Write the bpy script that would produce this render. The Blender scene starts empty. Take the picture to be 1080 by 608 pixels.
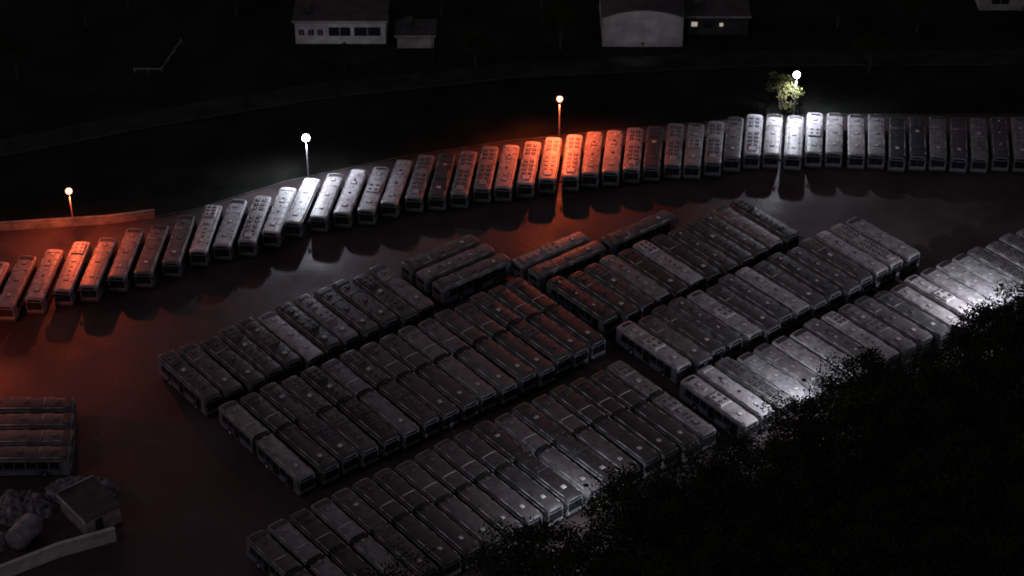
import bpy, bmesh, math, random
from mathutils import Vector, Matrix, noise
R=random.Random(7)
scene=bpy.context.scene
COL=scene.collection
rad=math.radians

# ------------------------------------------------------------------ materials
def mat(name,color=(.5,.5,.5),rough=.6,metal=0.,emit=None,es=0.,spec=None):
    m=bpy.data.materials.new(name);m.use_nodes=True
    b=m.node_tree.nodes['Principled BSDF']
    b.inputs['Base Color'].default_value=(*color,1)
    b.inputs['Roughness'].default_value=rough
    b.inputs['Metallic'].default_value=metal
    if spec is not None:b.inputs['Specular IOR Level'].default_value=spec
    if emit:
        b.inputs['Emission Color'].default_value=(*emit,1);b.inputs['Emission Strength'].default_value=es
    return m
def N(m,t,**k):
    n=m.node_tree.nodes.new(t)
    for a,v in k.items():setattr(n,a,v)
    return n
def noisy(m,c1,c2,scale,detail=6,bump=0.,r1=None,r2=None,bscale=None,lo=.35,hi=.65,coord='Object'):
    nt=m.node_tree;L=nt.links;b=nt.nodes['Principled BSDF']
    tc=N(m,'ShaderNodeTexCoord');nz=N(m,'ShaderNodeTexNoise')
    nz.inputs['Scale'].default_value=scale;nz.inputs['Detail'].default_value=detail
    L.new(tc.outputs[coord],nz.inputs['Vector'])
    cr=N(m,'ShaderNodeValToRGB');cr.color_ramp.elements[0].position=lo;cr.color_ramp.elements[1].position=hi
    cr.color_ramp.elements[0].color=(*c1,1);cr.color_ramp.elements[1].color=(*c2,1)
    L.new(nz.outputs['Fac'],cr.inputs['Fac']);L.new(cr.outputs['Color'],b.inputs['Base Color'])
    if r1 is not None:
        mr=N(m,'ShaderNodeMapRange');mr.inputs['From Min'].default_value=lo;mr.inputs['From Max'].default_value=hi
        mr.inputs['To Min'].default_value=r1;mr.inputs['To Max'].default_value=r2
        L.new(nz.outputs['Fac'],mr.inputs['Value']);L.new(mr.outputs['Result'],b.inputs['Roughness'])
    if bump:
        n2=N(m,'ShaderNodeTexNoise');n2.inputs['Scale'].default_value=bscale or scale*6;n2.inputs['Detail'].default_value=4
        L.new(tc.outputs[coord],n2.inputs['Vector'])
        bp=N(m,'ShaderNodeBump');bp.inputs['Strength'].default_value=bump;bp.inputs['Distance'].default_value=.05
        L.new(n2.outputs['Fac'],bp.inputs['Height']);L.new(bp.outputs['Normal'],b.inputs['Normal'])
    return m
M_roof=mat('bus_roof_paint',rough=.5)
def roofnodes(m,dark=1.0):
    nt=m.node_tree;L=nt.links;b=nt.nodes['Principled BSDF']
    oi=N(m,'ShaderNodeObjectInfo');tc=N(m,'ShaderNodeTexCoord')
    va=N(m,'ShaderNodeVectorMath');va.operation='ADD'
    sc=N(m,'ShaderNodeMath');sc.operation='MULTIPLY';sc.inputs[1].default_value=90
    L.new(oi.outputs['Random'],sc.inputs[0]);L.new(tc.outputs['Object'],va.inputs[0]);L.new(sc.outputs[0],va.inputs[1])
    nz=N(m,'ShaderNodeTexNoise');nz.inputs['Scale'].default_value=.9;nz.inputs['Detail'].default_value=7;nz.inputs['Roughness'].default_value=.7
    L.new(va.outputs[0],nz.inputs['Vector'])
    mr=N(m,'ShaderNodeMapRange');mr.inputs['From Min'].default_value=.3;mr.inputs['From Max'].default_value=.7
    mr.inputs['To Min'].default_value=.40*dark;mr.inputs['To Max'].default_value=1.2*dark
    L.new(nz.outputs['Fac'],mr.inputs['Value'])
    mx=N(m,'ShaderNodeVectorMath');mx.operation='MULTIPLY'
    L.new(oi.outputs['Color'],mx.inputs[0]);L.new(mr.outputs['Result'],mx.inputs[1]);L.new(mx.outputs[0],b.inputs['Base Color'])
roofnodes(M_roof)
M_side=noisy(mat('bus_side_paint',rough=.4),(.12,.125,.14),(.24,.25,.27),1.2)
M_glass=mat('bus_glass',(.012,.014,.018),.12)
M_black=noisy(mat('bus_black_rubber',rough=.7),(.012,.012,.013),(.03,.03,.03),4)
M_trim=noisy(mat('bus_trim_edge_highlight',rough=.4),(.12,.12,.12),(.60,.60,.60),.6,lo=.42,hi=.60)  # hubs and trim; roof-edge strips in it imitate edge highlights
M_unit=mat('bus_roof_unit',rough=.55);roofnodes(M_unit,1.3)
M_stripe=noisy(mat('bus_stripe',rough=.4),(.02,.05,.16),(.03,.07,.2),2)
M_lens=mat('bus_light_lens',(.5,.12,.08),.2)
M_hatch=noisy(mat('bus_hatch_dark',rough=.5),(.02,.02,.022),(.05,.05,.05),3)
M_white=noisy(mat('bus_white_cover',rough=.5),(.35,.35,.34),(.7,.7,.68),2)
BUSM=[M_roof,M_side,M_glass,M_black,M_trim,M_unit,M_stripe,M_lens,M_hatch,M_white]
ROOF,SIDE,GLASS,BLACK,TRIM,UNIT,STRIPE,LENS,HATCH,WHITE=range(10)

# ------------------------------------------------------------------ mesh helper
class MB:
    def __init__(s):s.v=[];s.f=[];s.m=[]
    def box(s,x0,x1,y0,y1,z0,z1,m,tp=0.):
        b=len(s.v)
        s.v+=[(x0,y0,z0),(x1,y0,z0),(x1,y1,z0),(x0,y1,z0),(x0+tp,y0+tp,z1),(x1-tp,y0+tp,z1),(x1-tp,y1-tp,z1),(x0+tp,y1-tp,z1)]
        for q in((0,3,2,1),(4,5,6,7),(0,1,5,4),(1,2,6,5),(2,3,7,6),(3,0,4,7)):
            s.f.append([b+i for i in q]);s.m.append(m)
    def cyl(s,c,r,h,axis,m,n=14,r2=None):
        b=len(s.v);r2=r if r2 is None else r2
        for k,(rr,d) in enumerate(((r,0),(r2,h))):
            for i in range(n):
                a=2*math.pi*i/n;u,w=rr*math.cos(a),rr*math.sin(a)
                if axis=='z':s.v.append((c[0]+u,c[1]+w,c[2]+d))
                elif axis=='y':s.v.append((c[0]+u,c[1]+d,c[2]+w))
                else:s.v.append((c[0]+d,c[1]+u,c[2]+w))
        for i in range(n):
            j=(i+1)%n;s.f.append([b+i,b+j,b+n+j,b+n+i]);s.m.append(m)
        s.f.append([b+i for i in range(n)]);s.m.append(m)
        s.f.append([b+n+i for i in range(n)]);s.m.append(m)
    def quad(s,p,m):
        b=len(s.v);s.v+=list(p);s.f.append(list(range(b,b+len(p))));s.m.append(m)
    def tube(s,pts,rs,m,n=8):
        b=len(s.v)
        for k,p in enumerate(pts):
            p=Vector(p);d=(Vector(pts[min(k+1,len(pts)-1)])-Vector(pts[max(k-1,0)])).normalized()
            a=d.orthogonal().normalized();c=d.cross(a)
            for i in range(n):
                t=2*math.pi*i/n;s.v.append(tuple(p+(a*math.cos(t)+c*math.sin(t))*rs[k]))
        for k in range(len(pts)-1):
            for i in range(n):
                j=(i+1)%n;s.f.append([b+k*n+i,b+k*n+j,b+(k+1)*n+j,b+(k+1)*n+i]);s.m.append(m)
        s.f.append([b+i for i in range(n)]);s.m.append(m)
        s.f.append([b+(len(pts)-1)*n+i for i in range(n)]);s.m.append(m)
    def mesh(s,name,mats,smooth=False,fix=True):
        me=bpy.data.meshes.new(name);me.from_pydata(s.v,[],s.f)
        for m in mats:me.materials.append(m)
        me.polygons.foreach_set('material_index',s.m)
        if fix:
            bm=bmesh.new();bm.from_mesh(me);bmesh.ops.recalc_face_normals(bm,faces=bm.faces);bm.to_mesh(me);bm.free()
        me.update();return me
def obj(name,me,loc=(0,0,0),rz=0.,parent=None):
    o=bpy.data.objects.new(name,me);COL.objects.link(o);o.location=loc;o.rotation_euler=(0,0,rz)
    if parent:o.parent=parent
    return o

# ------------------------------------------------------------------ buses
PR=[(1.25,.34),(1.275,.9),(1.275,2.5),(1.25,2.72),(1.17,2.88),(1.0,2.985),(.6,3.05),(0,3.075)]
def loft(mb,x0,x1,e0=True,e1=True,drop=0.,m=None):
    prof=PR+[(-y,z) for y,z in PR[-2::-1]]
    xs=[(x0,.11),(x0+.07,.035),(x0+.22,0)] if e0 else [(x0,0)]
    xs=xs+([(x1-.3,0),(x1-.09,.045),(x1,.14)] if e1 else [(x1,0)])
    b=len(mb.v);n=len(prof)
    for x,i in xs:
        for y,z in prof:
            k=i+drop
            mb.v.append((x,y*(1-k/1.275),z-(k if z>2 else 0)+(i*.5 if z<.5 else 0)))
    for k in range(len(xs)-1):
        for i in range(n-1):
            a=b+k*n+i
            mb.f.append([a,a+1,a+n+1,a+n])
            zz=(prof[i][1]+prof[i+1][1])/2
            mb.m.append(m if m is not None else (ROOF if zz>2.75 else SIDE))
        mb.f.append([b+k*n,b+(k+1)*n,b+(k+1)*n+n-1,b+k*n+n-1]);mb.m.append(BLACK)
    mb.f.append([b+i for i in range(n)]);mb.m.append(m if m is not None else SIDE)
    e=b+(len(xs)-1)*n
    mb.f.append([e+i for i in range(n)]);mb.m.append(m if m is not None else SIDE)
def bus_mesh(name,L=12.0,kind=0,artic=False):
    mb=MB()
    if artic:
        j0,j1=L*.43,L*.43+1.1
        loft(mb,0,j0,True,False);loft(mb,j1,L,False,True)
        for k in range(10):loft(mb,j0+k*.11,j0+k*.11+.108,False,False,.10 if k%2 else .05,BLACK)
        spans=[(0.9,j0-.25),(j1+.25,L-1.1)];wheels=[2.6,j0+3.2,L-2.6]
    else:
        loft(mb,0,L)
        spans=[(1.1,L-1.1)];wheels=[3.1,L-2.6]
    for a,b in spans:
        n=max(2,round((b-a)/1.45));w=(b-a)/n
        for i in range(n):
            x=a+i*w
            for sy in(1,-1):
                y0,y1=sorted((sy*1.262,sy*1.284))
                door=(sy==-1 and ((b==spans[-1][1] and i==n-1) or (i==n//2)))
                mb.box(x+.06,x+w-.06,y0,y1,.55 if door else 1.38,2.42,GLASS)
        for sy in(1,-1):
            y0,y1=sorted((sy*1.262,sy*1.279));mb.box(a-.3,b+.3,y0,y1,1.14,1.30,STRIPE)
            y0,y1=sorted((sy*1.04,sy*1.11));mb.box(a-.5,b+.5,y0,y1,2.9,3.01,TRIM)  # pale strip along the roof edge, highlight put into its colour
            y0,y1=sorted((sy*1.24,sy*1.30));mb.box(a-.5,b+.5,y0,y1,2.62,2.66,TRIM)
        x=a
        while x<b:
            mb.box(x,x+.05,-.97,.97,2.985,3.062,UNIT);x+=1.45
    mb.box(L-.04,L+.03,-1.02,1.02,1.15,2.28,GLASS);mb.box(L-.03,L+.045,-.035,.035,1.15,2.28,BLACK)
    mb.box(L-.12,L+.01,-.85,.85,2.4,2.7,GLASS)
    mb.box(L-.1,L+.1,-1.2,1.2,.34,.62,BLACK)
    for sy in(1,-1):
        mb.box(L-.02,L+.03,sy*.93-.16,sy*.93+.16,.72,.92,TRIM)
        mb.box(L-.25,L+.22,sy*1.33-.04,sy*1.33+.04,2.25,2.3,BLACK);mb.box(L+.14,L+.24,sy*1.38-.1,sy*1.38+.1,1.85,2.3,BLACK)
        mb.box(-.03,.02,sy*.98-.1,sy*.98+.1,.95,1.45,LENS)
    mb.box(-.03,.02,-.8,.8,1.75,2.4,GLASS);mb.box(-.035,.02,-.75,.75,.75,1.4,BLACK);mb.box(-.1,.1,-1.18,1.18,.36,.6,BLACK)
    for k in range(4):mb.box(-.05,-.03,-.7,.7,.82+k*.14,.87+k*.14,TRIM)
    for wx in wheels:
        for sy in(1,-1):
            y=sy*1.29
            mb.cyl((wx,min(sy*1.0,y),.5),.62,abs(y-sy*1.0),'y',BLACK,16)
            mb.cyl((wx,min(sy*1.02,sy*1.31),.49),.49,.29,'y',BLACK,16)
            mb.cyl((wx,min(sy*1.05,sy*1.33),.49),.24,.28,'y',TRIM,10)
    def fan(x,y,r=.22):
        mb.cyl((x,y,3.2),r,.12,'z',HATCH,12)
        mb.cyl((x,y,3.28),r*.3,.06,'z',TRIM,8)
    def hatch(x,w=.62,c=UNIT):
        mb.box(x-w/2-.06,x+w/2+.06,-w/2-.06,w/2+.06,3.0,3.10,HATCH)
        mb.box(x-w/2,x+w/2,-w/2,w/2,3.09,3.17,c,.04)
    if kind==0:
        mb.box(.6,3.3,-.85,.85,3.0,3.26,UNIT,.07)
        for i in range(3):
            fan(1.05+i*.85,.38);fan(1.05+i*.85,-.38)
        hatch(4.9,c=WHITE);hatch(L-2.6)
        for i in range(3):mb.box(6.3+i*1.0,6.5+i*1.0,-.2,.2,3.04,3.13,HATCH)
    elif kind==1:
        for i in range(9):
            x=1.0+i*1.12
            if x>L-1.6:break
            if i in(3,):continue
            for sy in(1,-1):
                mb.box(x,x+.66,sy*.45-.27,sy*.45+.27,3.02,3.115,HATCH);mb.box(x+.16,x+.5,sy*.45-.1,sy*.45+.1,3.10,3.14,UNIT)
        mb.box(L-2.0,L-.9,-.6,.6,3.0,3.2,UNIT,.08)
    elif kind==2:
        mb.box(L*.40,L*.40+2.6,-.95,.95,3.0,3.28,UNIT,.12)
        for i in range(2):fan(L*.40+.75+i*1.1,.45,.26);fan(L*.40+.75+i*1.1,-.45,.26)
        hatch(2.2);hatch(L-2.2,c=WHITE);mb.box(.45,.9,-.7,.7,3.0,3.11,HATCH)
        mb.box(3.2,3.6,-.3,.3,3.0,3.16,WHITE)
    elif kind==3:
        for i in range(6):mb.box(1.2+i*1.75,1.6+i*1.75,-.16,.16,3.03,3.13,HATCH if i%2 else WHITE)
        hatch(3.9,.7);hatch(L-2.0,.7);mb.box(.4,1.0,-.9,.9,3.0,3.15,UNIT,.05)
        mb.cyl((L-3.3,.5,3.0),.03,.5,'z',BLACK,6)
    elif kind==4:
        hatch(2.0,.55);hatch(L*.5,.55);hatch(L-2.4,.55,WHITE)
        mb.box(.3,1.1,-1.0,1.0,2.98,3.12,HATCH,.05);mb.box(L*.3,L*.3+.12,-.9,.9,2.99,3.10,TRIM)
    if artic and kind!=4:
        hatch(L*.7);mb.box(j1+.8,j1+3.2,-.85,.85,3.0,3.24,UNIT,.08)
        for i in range(2):fan(j1+1.4+i*1.1,.4);fan(j1+1.4+i*1.1,-.4)
        for i in range(4):mb.box(L-4.6+i*.8,L-4.35+i*.8,-.4,.4,3.03,3.1,HATCH)
    return mb.mesh(name,BUSM)
BUS=[bus_mesh('city_bus_%d'%k,12.0,k) for k in range(5)]
ART=[bus_mesh('articulated_bus_%d'%k,18.2,k,True) for k in (0,2,4,4)]
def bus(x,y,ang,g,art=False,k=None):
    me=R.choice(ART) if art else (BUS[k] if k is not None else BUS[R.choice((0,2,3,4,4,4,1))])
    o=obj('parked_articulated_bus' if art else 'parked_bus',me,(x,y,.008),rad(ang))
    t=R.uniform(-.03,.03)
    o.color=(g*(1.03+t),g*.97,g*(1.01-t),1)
    return o
def interp(tab,x):
    if x<=tab[0][0]:
        a,b=tab[0],tab[1]
    else:
        for a,b in zip(tab,tab[1:]):
            if x<=b[0]:break
    return a[1]+(b[1]-a[1])*(x-a[0])/(b[0]-a[0])
FAR=[(-67.4,240.6),(-60.3,244.2),(-50.6,248.3),(-43.5,253.3),(-36.1,256.4),(-29.6,261.3),(-22.8,263.2),(-15.9,266.1),(-9.3,268.6),(-2.7,269.9),(3.6,271.6),(9.7,273.3),(15.6,274.7),(22.1,275.8),(28.5,277.0),(38.2,279.3),(47.5,279.8),(60.1,279.3),(73.1,278.7),(78.1,278.1)]
HD=[(-68,-94),(-43.5,-94),(-36,-96),(-29.6,-99),(-16,-98.6),(-9,-96),(9.7,-95.5),(22,-96.5),(38,-98),(47.5,-97.5),(75,-99)]
x=-77.8
while x<97:
    g=R.choice([.28,.36,.45,.5])  # roof tone also carries lamplight: paler near white lamps, darker between and beyond
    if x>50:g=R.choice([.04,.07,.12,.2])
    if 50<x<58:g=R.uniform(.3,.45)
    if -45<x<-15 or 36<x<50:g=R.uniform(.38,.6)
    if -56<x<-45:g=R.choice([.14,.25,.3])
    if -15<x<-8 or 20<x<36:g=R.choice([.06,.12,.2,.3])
    k=R.choice((1,1,3)) if -8<x<20 else R.choice((0,2,3,4,4,1))
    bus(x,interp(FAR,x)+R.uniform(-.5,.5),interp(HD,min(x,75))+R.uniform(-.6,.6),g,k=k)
    x+= (3.48 if x<-36 else 3.35 if x<-16 else 3.2 if x<9 else 3.12)+R.uniform(-.06,.06)
c37,s37=.799,.602
def P(s,t):return (c37*s+s37*t,s37*s-c37*t)
def row(s0,s1,t,art,step=3.02,ang=-51,light=(),skip=(),base=(.03,.10),pa=1.,slope=0.):
    s=s0;i=0
    while s<=s1:
        if i not in skip:
            x,y=P(s,t+slope*(s-s0)+R.uniform(-.45,.45))
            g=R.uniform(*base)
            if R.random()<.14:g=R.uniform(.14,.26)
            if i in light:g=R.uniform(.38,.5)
            a=art and R.random()<pa
            bus(x,y,ang+R.uniform(-.7,.7),g,art=a)
        s+=step+R.uniform(-.05,.05);i+=1
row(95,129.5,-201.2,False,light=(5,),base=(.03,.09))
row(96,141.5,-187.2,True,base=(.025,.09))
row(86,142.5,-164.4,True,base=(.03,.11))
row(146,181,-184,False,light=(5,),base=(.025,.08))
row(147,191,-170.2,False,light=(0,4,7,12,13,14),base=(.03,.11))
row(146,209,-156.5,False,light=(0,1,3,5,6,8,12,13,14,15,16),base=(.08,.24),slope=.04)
for s,t,g in((131.5,-199.0,.12),(131.8,-195.8,.2),(132.2,-192.5,.13),(144.2,-190.3,.3),(144.6,-187.1,.15),(157.6,-187.2,.12)):
    x,y=P(s,t);bus(x,y,37,g)
for x,y,g in((-57.2,207.6,.07),(-56.8,204.3,.1),(-56.3,201.0,.12),(-56.0,197.8,.08)):
    bus(x+1.8,y,180+R.uniform(-.4,.4)+1,g,k=4)

# ------------------------------------------------------------------ ground
M_grass=noisy(mat('dark_grass',rough=.95,spec=.05),(.006,.008,.006),(.020,.021,.017),.12,8,.6,bscale=2.)
mb=MB();nx=40
for j in range(nx+1):
    for i in range(nx+1):mb.v.append((-700+1400*i/nx,-200+1700*j/nx,0))
for j in range(nx):
    for i in range(nx):
        a=j*(nx+1)+i;mb.f.append([a,a+1,a+nx+2,a+nx+1]);mb.m.append(0)
obj('ground',mb.mesh('ground',[M_grass]))
M_asph=noisy(mat('damp_asphalt',rough=.5,spec=.32),(.032,.023,.024),(.080,.060,.061),.11,10,1.,.52,.80,bscale=1.8,lo=.36,hi=.64)
WALL=[(-110,249),(-74,251.6),(-58.6,253.4),(-52,255.0),(-47,256.6),(-34,264.6),(-17,271.6),(0,276.6),(24,281.2),(47,284.4),(81,284.5),(130,283)]
lot=WALL+[(150,280)]+[P(230,-138.5),P(78,-138.5),(-40,140),(-110,140)]
mb=MB();mb.quad([(x,y,.006) for x,y in lot],0);obj('parking_lot',mb.mesh('parking_lot',[M_asph]))
M_conc=noisy(mat('old_concrete',rough=.85),(.16,.155,.15),(.32,.31,.30),.8,8,.3)
M_kerb=noisy(mat('dark_kerb_stone',rough=.9),(.02,.02,.02),(.07,.067,.065),.5,8,.3)  # kerb stone in a dark mottled tone
def ribbon(mb,pts,w,z0,z1,m=0):
    P2=[Vector(p) for p in pts];L=[];Rr=[]
    for i,p in enumerate(P2):
        d=(P2[min(i+1,len(P2)-1)]-P2[max(i-1,0)]).normalized();n=Vector((-d.y,d.x))
        L.append(p+n*w/2);Rr.append(p-n*w/2)
    b=len(mb.v)
    for a,c in zip(L,Rr):mb.v+=[(a.x,a.y,z0),(c.x,c.y,z0),(c.x,c.y,z1),(a.x,a.y,z1)]
    for i in range(len(P2)-1):
        o=b+4*i
        for q in((0,1,5,4),(1,2,6,5),(2,3,7,6),(3,0,4,7)):mb.f.append([o+k for k in q]);mb.m.append(m)
    mb.f.append([b,b+1,b+2,b+3]);mb.m.append(m);e=b+4*(len(P2)-1);mb.f.append([e,e+1,e+2,e+3]);mb.m.append(m)
def fine(pts,step=1.5):
    o=[]
    for a,b in zip(pts,pts[1:]):
        n=max(1,int(math.dist(a,b)/step))
        for i in range(n):o.append((a[0]+(b[0]-a[0])*i/n,a[1]+(b[1]-a[1])*i/n))
    return o+[pts[-1]]
mb=MB();W=fine(WALL[:4]);ribbon(mb,W,.3,0,1.25);ribbon(mb,W,.42,1.253,1.36)
obj('retaining_wall',mb.mesh('retaining_wall',[M_conc]))
mb=MB();ribbon(mb,fine(WALL[3:]),.22,0,.2);obj('kerb',mb.mesh('kerb',[M_kerb]))
M_road=noisy(mat('old_road',rough=.9,spec=.1),(.014,.014,.014),(.034,.033,.033),.3,8,.3)
mb=MB();RD=[(-130,256),(-90,270),(-58,283),(-32,292),(0,299),(40,303),(130,304)]
ribbon(mb,fine(RD),5,-.1,.010);obj('service_road',mb.mesh('service_road',[M_road]))
mb=MB()
F=fine(RD);pts=[]
for i,p in enumerate(F):
    d=(Vector(F[min(i+1,len(F)-1)])-Vector(F[max(i-1,0)])).normalized();pts.append((p[0]+d.y*2.6,p[1]-d.x*2.6))
ribbon(mb,pts,.15,0,.12)
obj('road_kerb',mb.mesh('road_kerb',[M_kerb]))

# ------------------------------------------------------------------ lamps
M_steel=noisy(mat('galvanised_steel',rough=.45,metal=.6),(.22,.22,.23),(.35,.35,.36),3)
M_dpole=mat('dark_pole_paint',(.015,.015,.015),.8)
M_house=mat('lamp_housing',(.1,.1,.11),.5)
def lampmat(n,c,s):return mat(n,(.8,.8,.8),.3,emit=c,es=s)
ML={'o':lampmat('sodium_lamp_glass',(1,.30,.18),5.5),'w':lampmat('white_lamp_glass',(.72,.80,1),30),'c':lampmat('shielded_lamp_glass',(.9,.92,1),1)}
LC={'o':(1,.13,.040),'w':(.84,.87,1.0),'c':(.90,.90,1.0)}
def street_lamp(x,y,h,kind,power,arm=0.,adir=-90,spot=165,r=.46,tilt=-22,tz=0):
    e=obj('street_lamp',None,(x,y,0))
    a=rad(adir);ax,ay=math.cos(a),math.sin(a)
    mb=MB();mb.cyl((0,0,0),.22,.4,'z',0,10,.18);mb.tube([(0,0,.3),(0,0,h*.6),(0,0,h)],[.12,.09,.07],0)
    obj('pole',mb.mesh('pole',[M_dpole if kind=='c' else M_steel]),parent=e)
    hx,hy=ax*arm,ay*arm
    if arm:
        mb=MB();mb.tube([(0,0,h-.3),(hx*.3,hy*.3,h+.05),(hx,hy,h+.15)],[.05,.045,.04],0)
        obj('arm',mb.mesh('arm',[M_dpole]),parent=e)
    mb=MB();mb.cyl((hx,hy,h+(.1 if kind=='c' else r*1.35)),.34 if kind=='c' else .14,.13,'z',0,14,.16 if kind=='c' else .05);obj('housing',mb.mesh('housing',[M_dpole if kind=='c' else M_house]),parent=e)
    me=bpy.data.meshes.new('globe');bm=bmesh.new()
    if kind=='c':bmesh.ops.create_cone(bm,cap_ends=True,segments=14,radius1=.2,radius2=.2,depth=.05)
    else:bmesh.ops.create_uvsphere(bm,u_segments=18,v_segments=12,radius=r)
    bm.to_mesh(me);bm.free();me.materials.append(ML[kind])
    for p in me.polygons:p.use_smooth=kind!='c'
    obj('lens',me,(hx,hy,h+.07 if kind=='c' else h+r*.5),parent=e)
    l=bpy.data.lights.new('lamp_light','SPOT');l.spot_size=rad(spot);l.spot_blend=.5
    l.energy=power;l.color=LC[kind];l.shadow_soft_size=.2
    lo=bpy.data.objects.new('lamp_light',l);COL.objects.link(lo);lo.parent=e;lo.location=(hx,hy-(.4 if kind!='c' else 0),h-.45)
    lo.rotation_euler=(rad(tilt),0,rad(tz))
    return e
street_lamp(-62.2,247.6,9.0,'o',6800)
street_lamp(-30.2,263.0,8.4,'w',6600,r=.56)
street_lamp(7.2,274.2,8.6,'o',11500)
street_lamp(43.8,281.6,8.6,'w',7600,r=.52)
street_lamp(-79,212,9.5,'o',17000,tilt=0)           # next sodium lamp of the left edge, out of frame
for s,t,p in((118,-141.2,3200),(152,-140.6,4200),(187,-140.0,6500)):
    x,y=P(s,t);street_lamp(x,y,8.6,'c',p,arm=1.2,adir=127,spot=160,tilt=25,tz=37)

# ------------------------------------------------------------------ trees
M_bark=noisy(mat('bark',rough=.9),(.03,.025,.02),(.08,.065,.05),3,6,.5)
def leafmat(n,c1,c2):
    return noisy(mat(n,rough=.8,spec=.1),c1,c2,.55,5)
M_leaf=leafmat('dark_leaves',(.012,.016,.009),(.038,.044,.024))
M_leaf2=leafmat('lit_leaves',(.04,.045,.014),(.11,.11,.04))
def tree_mesh(name,h,r,seed,nl,leaf,ls=.42):
    q=random.Random(seed);mb=MB()
    top=h*.8
    mb.tube([(0,0,0),(q.uniform(-.2,.2),q.uniform(-.2,.2),h*.3),(q.uniform(-.4,.4),q.uniform(-.4,.4),h*.55),(q.uniform(-.5,.5),q.uniform(-.5,.5),top)],[h*.028,h*.02,h*.013,h*.004],0)
    cl=[]
    for i in range(16):
        a=q.uniform(0,6.28);z0=h*q.uniform(.28,.6);rr=r*q.uniform(.45,.95);z1=z0+h*q.uniform(.08,.35)
        e=(rr*math.cos(a),rr*math.sin(a),min(z1,h*.92))
        mb.tube([(0,0,z0),(e[0]*.5,e[1]*.5,(z0+e[2])/2+.3),e],[h*.010,h*.006,h*.002],0,5)
        cl.append((Vector(e),r*q.uniform(.24,.42)))
    for i in range(12):
        a=q.uniform(0,6.28);rr=r*q.uniform(0,.6);z=h*q.uniform(.6,.96)
        cl.append((Vector((rr*math.cos(a),rr*math.sin(a),z)),r*q.uniform(.2,.36)))
    for i in range(nl):
        c,cr=q.choice(cl)
        d=Vector((q.gauss(0,1),q.gauss(0,1),q.gauss(0,1)));d.normalize()
        p=c+d*cr*(q.random()**.45)*(1.25 if q.random()<.12 else 1)
        n=Vector((q.gauss(0,1),q.gauss(0,1),q.gauss(.5,1))).normalized();a=n.orthogonal().normalized()
        t=q.uniform(0,3.14);a2=a*math.cos(t)+n.cross(a)*math.sin(t);b2=n.cross(a2)
        w=ls*q.uniform(.5,1.1)
        mb.quad([tuple(p-a2*w*.5),tuple(p+b2*w*.28),tuple(p+a2*w*.5),tuple(p-b2*w*.28)],1)
    return mb.mesh(name,[M_bark,leaf],fix=False)
TR=[tree_mesh('tree_crown_%d'%i,11+i*.4,4.4+.2*i,30+i,4600,M_leaf) for i in range(4)]
q=random.Random(3)
def put_tree(x,y,sc):
    o=obj('deciduous_tree',q.choice(TR),(x,y,0),q.uniform(0,6.28));o.scale=(sc*q.uniform(.9,1.1),sc*q.uniform(.9,1.1),sc*q.uniform(.9,1.1))
for rowi in range(9):
    t=-135.6+rowi*5.6
    s=80+rowi*1.5+ (rowi%2)*2.6
    while s<240:
        x,y=P(s+q.uniform(-1.2,1.2),t+q.uniform(-1.6,1.2))
        if y>150 and x<115:
            sc=q.uniform(.72,1.18) if rowi==0 else q.uniform(.95,1.2)
            put_tree(x,y,sc)
        s+=5.2
for x,y in((-95,300),(-88,308),(-80,296),(-72,314),(-66,322),(-47,318),(-40,326),(-12,318),(-4,324),(5,321),(8,306),(40,322),(47,328),(55,314),(62,326),(68,312),(74,327),(88,312),(95,318),(-50,330),(-30,332),(20,332),(-6,300),(58,298),(92,300)):
    put_tree(x,y,q.uniform(.55,.8))
obj('deciduous_tree',tree_mesh('lamp_tree',9.2,3.0,77,2200,M_leaf2,.36),(41.6,282.6,0))

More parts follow.
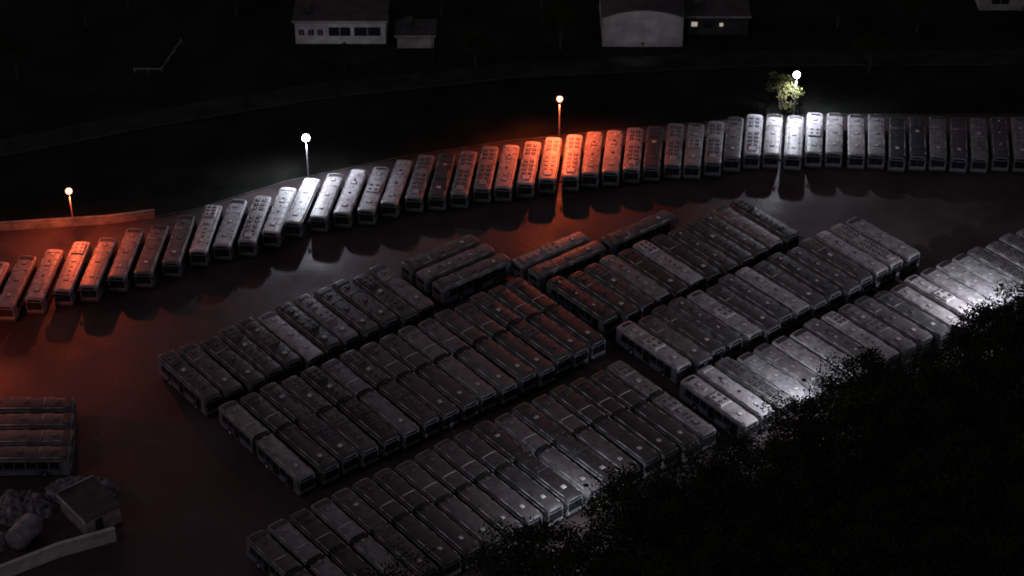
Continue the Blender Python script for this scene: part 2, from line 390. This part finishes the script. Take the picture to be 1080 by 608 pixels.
# ------------------------------------------------------------------ buildings
M_wallw=noisy(mat('white_render',rough=.8),(.38,.37,.36),(.62,.61,.59),.5,8,.1)
M_barn=noisy(mat('corrugated_wall',rough=.6),(.24,.23,.23),(.40,.39,.38),.4,8)
M_roofd=noisy(mat('dark_roofing',rough=.8),(.02,.02,.022),(.05,.048,.05),.6,8)
M_win=mat('dark_window',(.02,.02,.025),.15);M_warm=mat('lit_window',(.8,.7,.5),.4,emit=(1,.82,.72),es=.35)
def part(e,n,f,mats):
    mb=MB();f(mb);return obj(n,mb.mesh(n,mats),parent=e)
def low_building(name,x,y,w,d,h,wall,rz=0.,wins=(),lit=(),gable=0.):
    e=obj(name,None,(x,y,0),rz)
    part(e,'walls',lambda m:m.box(0,w,0,d,0,h,0),[wall])
    if gable:
        def g(m):
            n=10
            for k in range(n):
                a0=-1+2*k/n;a1=-1+2*(k+1)/n
                z0=h+gable*(1-a0*a0);z1=h+gable*(1-a1*a1);X0=w/2+a0*(w/2+.3);X1=w/2+a1*(w/2+.3)
                m.quad([(X0,-.3,z0+.05),(X1,-.3,z1+.05),(X1,d+.3,z1+.05),(X0,d+.3,z0+.05)],0)
                m.quad([(X0,-.3,z0+.05),(X1,-.3,z1+.05),(X1,-.3,z1-.2),(X0,-.3,z0-.2)],0)
        part(e,'roof',g,[M_roofd])
        def gb(m):
            pts=[(w*k/10,-.002,h+.002+gable*(1-(-1+2*k/10)**2)) for k in range(11)];m.quad(pts,0)
        part(e,'gable_wall',gb,[wall])
        part(e,'wall_band',lambda m:(m.box(-.02,w+.02,-.06,-.004,h*.52,h*.56,0),m.box(w*.30,w*.62,-.07,-.004,0,h*.5,0)),[M_barn])
    else:
        part(e,'roof',lambda m:(m.box(-.4,w+.4,-.5,d+.4,h+.003,h+.35,0),m.box(1,2.4,3,5,h+.353,h+1.1,0)),[M_roofd])
        part(e,'parapet_trim',lambda m:m.box(-.43,w+.43,-.55,-.503,h+.1,h+.40,0),[M_barn])
    if wins:
        def f(m):
            for a,b,z0,z1 in wins:m.box(a,b,-.04,.02,z0,z1,0)
        part(e,'windows',f,[M_win])
        def f(m):
            for a,b,z0,z1 in wins:
                m.box(a-.08,b+.08,-.09,0.01,z0-.12,z0-.003,0);k=a+(b-a)/2;m.box(k-.04,k+.04,-.07,.01,z0,z1,0)
        part(e,'sills',f,[wall])
    if lit:
        def f(m):
            for a,b,z0,z1 in lit:m.box(a,b,-.05,.02,z0,z1,0)
        part(e,'lit_windows',f,[M_warm])
    return e
low_building('depot_office',-36,308,15,9,4.1,M_wallw,0,wins=[(.6,1.5,1.6,2.7),(2.2,3.1,1.6,2.7),(3.7,4.6,1.6,2.7),(5.6,9.2,1.5,3.1),(9.8,14.2,1.5,3.1)])
low_building('garage',-19,306.5,6,5,2.2,M_barn,0)
low_building('corrugated_barn',15,307,13.3,14,5.6,M_barn,0,gable=1.4)
low_building('brick_shed',29.5,311,10,7,3.4,M_roofd,0,lit=[(.5,1.5,1.7,2.5),(5.2,5.8,1.7,2.3)],wins=[(2.5,4,1.4,2.4)])
low_building('pale_warehouse',80,320,22,10,3.2,M_barn,0,wins=[(2,5,1.2,2.4),(8,11,1.2,2.4)])
for x,y,h,p in((-27,297,5.5,250),(21,296,6,300),(-13,301,5,30),(86,312,6,50)):  # extra shielded lamps, added only to light the building fronts
    street_lamp(x,y,h,'c',p,arm=.8,adir=90,spot=100,tilt=76)
e=MB();ribbon(e,[(-61.5,298),(-57,298),(-55,308)],.06,.7,.9)
for x,y in((-61.4,298.1),(-59.2,298.1),(-57,298.1),(-56.3,301.5),(-55.7,305),(-55.1,308)):e.box(x-.06,x+.06,y+.05,y+.17,0,.95,0)
obj('guard_rail',e.mesh('guard_rail',[M_conc]))

# ------------------------------------------------------------------ bottom-left yard
e=obj('flat_roof_shed',None,(-54.2,190.2,0),rad(-50))
part(e,'walls',lambda m:m.box(0,6.2,0,4.6,0,2.6,0),[M_conc])
part(e,'roof',lambda m:m.box(-.25,6.45,-.25,4.85,2.603,2.75,0),[M_roofd])
part(e,'parapet',lambda m:(m.box(-.3,-.253,-.3,4.9,2.5,2.9,0),m.box(-.25,6.5,-.32,-.253,2.5,2.88,0)),[M_wallw])
part(e,'door',lambda m:m.box(6.2,6.24,1.2,2.2,0,2.1,0),[M_roofd])
mb=MB();W=fine([(-61,177.0),(-53,182.2),(-46.8,185.0)]);ribbon(mb,W,.3,0,1.9);ribbon(mb,W,.5,1.903,2.03);obj('concrete_wall',mb.mesh('concrete_wall',[M_wallw]))
def heap(name,x,y,rx,ry,h,seed,m,n=42):
    mb=MB()
    for j in range(n+1):
        for i in range(n+1):
            u=-1+2*i/n;v=-1+2*j/n;d=math.hypot(u,v)
            z=max(0,1-d*d)**.8*h
            z*=.75+.5*noise.noise(Vector((u*2.3+seed,v*2.3,0)));z+=.28*h*noise.noise(Vector((u*7,v*7,seed)))*(1 if d<1 else 0)
            mb.v.append((u*rx,v*ry,max(z,0)-.03))
    for j in range(n):
        for i in range(n):a=j*(n+1)+i;mb.f.append([a,a+1,a+n+2,a+n+1]);mb.m.append(0)
    obj(name,mb.mesh(name,[m]),(x,y,0))
M_grav=noisy(mat('grey_gravel',rough=.9),(.05,.05,.055),(.30,.30,.33),1.2,10,1.,bscale=4)
heap('gravel_pile',-59.0,190.5,4,3,2.6,1.3,M_grav)
heap('gravel_pile',-52.5,194.0,4.6,2.6,1.6,5.1,M_grav)
heap('gravel_pile',-63,184.5,3.5,3.5,2.2,9.1,M_grav)
mb=MB();mb.tube([(-2.2,0,1.5),(-2.1,0,1.5),(-1.8,0,1.5),(1.8,0,1.5),(2.1,0,1.5),(2.2,0,1.5)],[.45,1.05,1.4,1.4,1.05,.45],0,20)
mb.box(-1.4,-1.1,-.9,.9,0,.5,1);mb.box(1.1,1.4,-.9,.9,0,.5,1);mb.cyl((0,0,2.85),.2,.25,'z',1,10)
M_tank=noisy(mat('weathered_tank_paint',rough=.7),(.10,.10,.11),(.30,.30,.33),.8,8)
obj('storage_tank',mb.mesh('storage_tank',[M_tank,M_steel]),(-57.5,184.9,0),rad(65))

# ------------------------------------------------------------------ world, added fill sun, camera
w=bpy.data.worlds.new('World');scene.world=w;w.use_nodes=True;nt=w.node_tree
bg=nt.nodes['Background'];sky=nt.nodes.new('ShaderNodeTexSky');sky.sky_type='NISHITA';sky.sun_disc=False
sky.sun_elevation=rad(8);sky.sun_rotation=rad(-40)
hs=nt.nodes.new('ShaderNodeHueSaturation');hs.inputs['Saturation'].default_value=.25
mx=nt.nodes.new('ShaderNodeMix');mx.data_type='RGBA';mx.blend_type='MULTIPLY';mx.inputs['Factor'].default_value=1
mx.inputs['B'].default_value=(1,.80,.90,1)
nt.links.new(sky.outputs[0],hs.inputs['Color']);nt.links.new(hs.outputs[0],mx.inputs['A']);nt.links.new(mx.outputs['Result'],bg.inputs[0])
bg.inputs[1].default_value=.027
sl=bpy.data.lights.new('fill_sun','SUN');sl.energy=.09;sl.angle=rad(2);sl.color=(1,.92,.97)  # added weak sun, gives the roofs a soft light direction
so=bpy.data.objects.new('fill_sun',sl);COL.objects.link(so);so.rotation_euler=(rad(50),0,rad(-60))
cam=bpy.data.cameras.new('camera');co=bpy.data.objects.new('camera',cam);COL.objects.link(co)
co.location=(0,0,166);co.rotation_euler=(rad(55),0,0)
cam.sensor_width=36;cam.lens=36*2200/1080;cam.clip_start=1;cam.clip_end=4000
cam.dof.use_dof=True;cam.dof.focus_distance=150;cam.dof.aperture_fstop=.38
scene.camera=co
scene.view_settings.view_transform='Standard';scene.view_settings.look='None';scene.view_settings.exposure=0
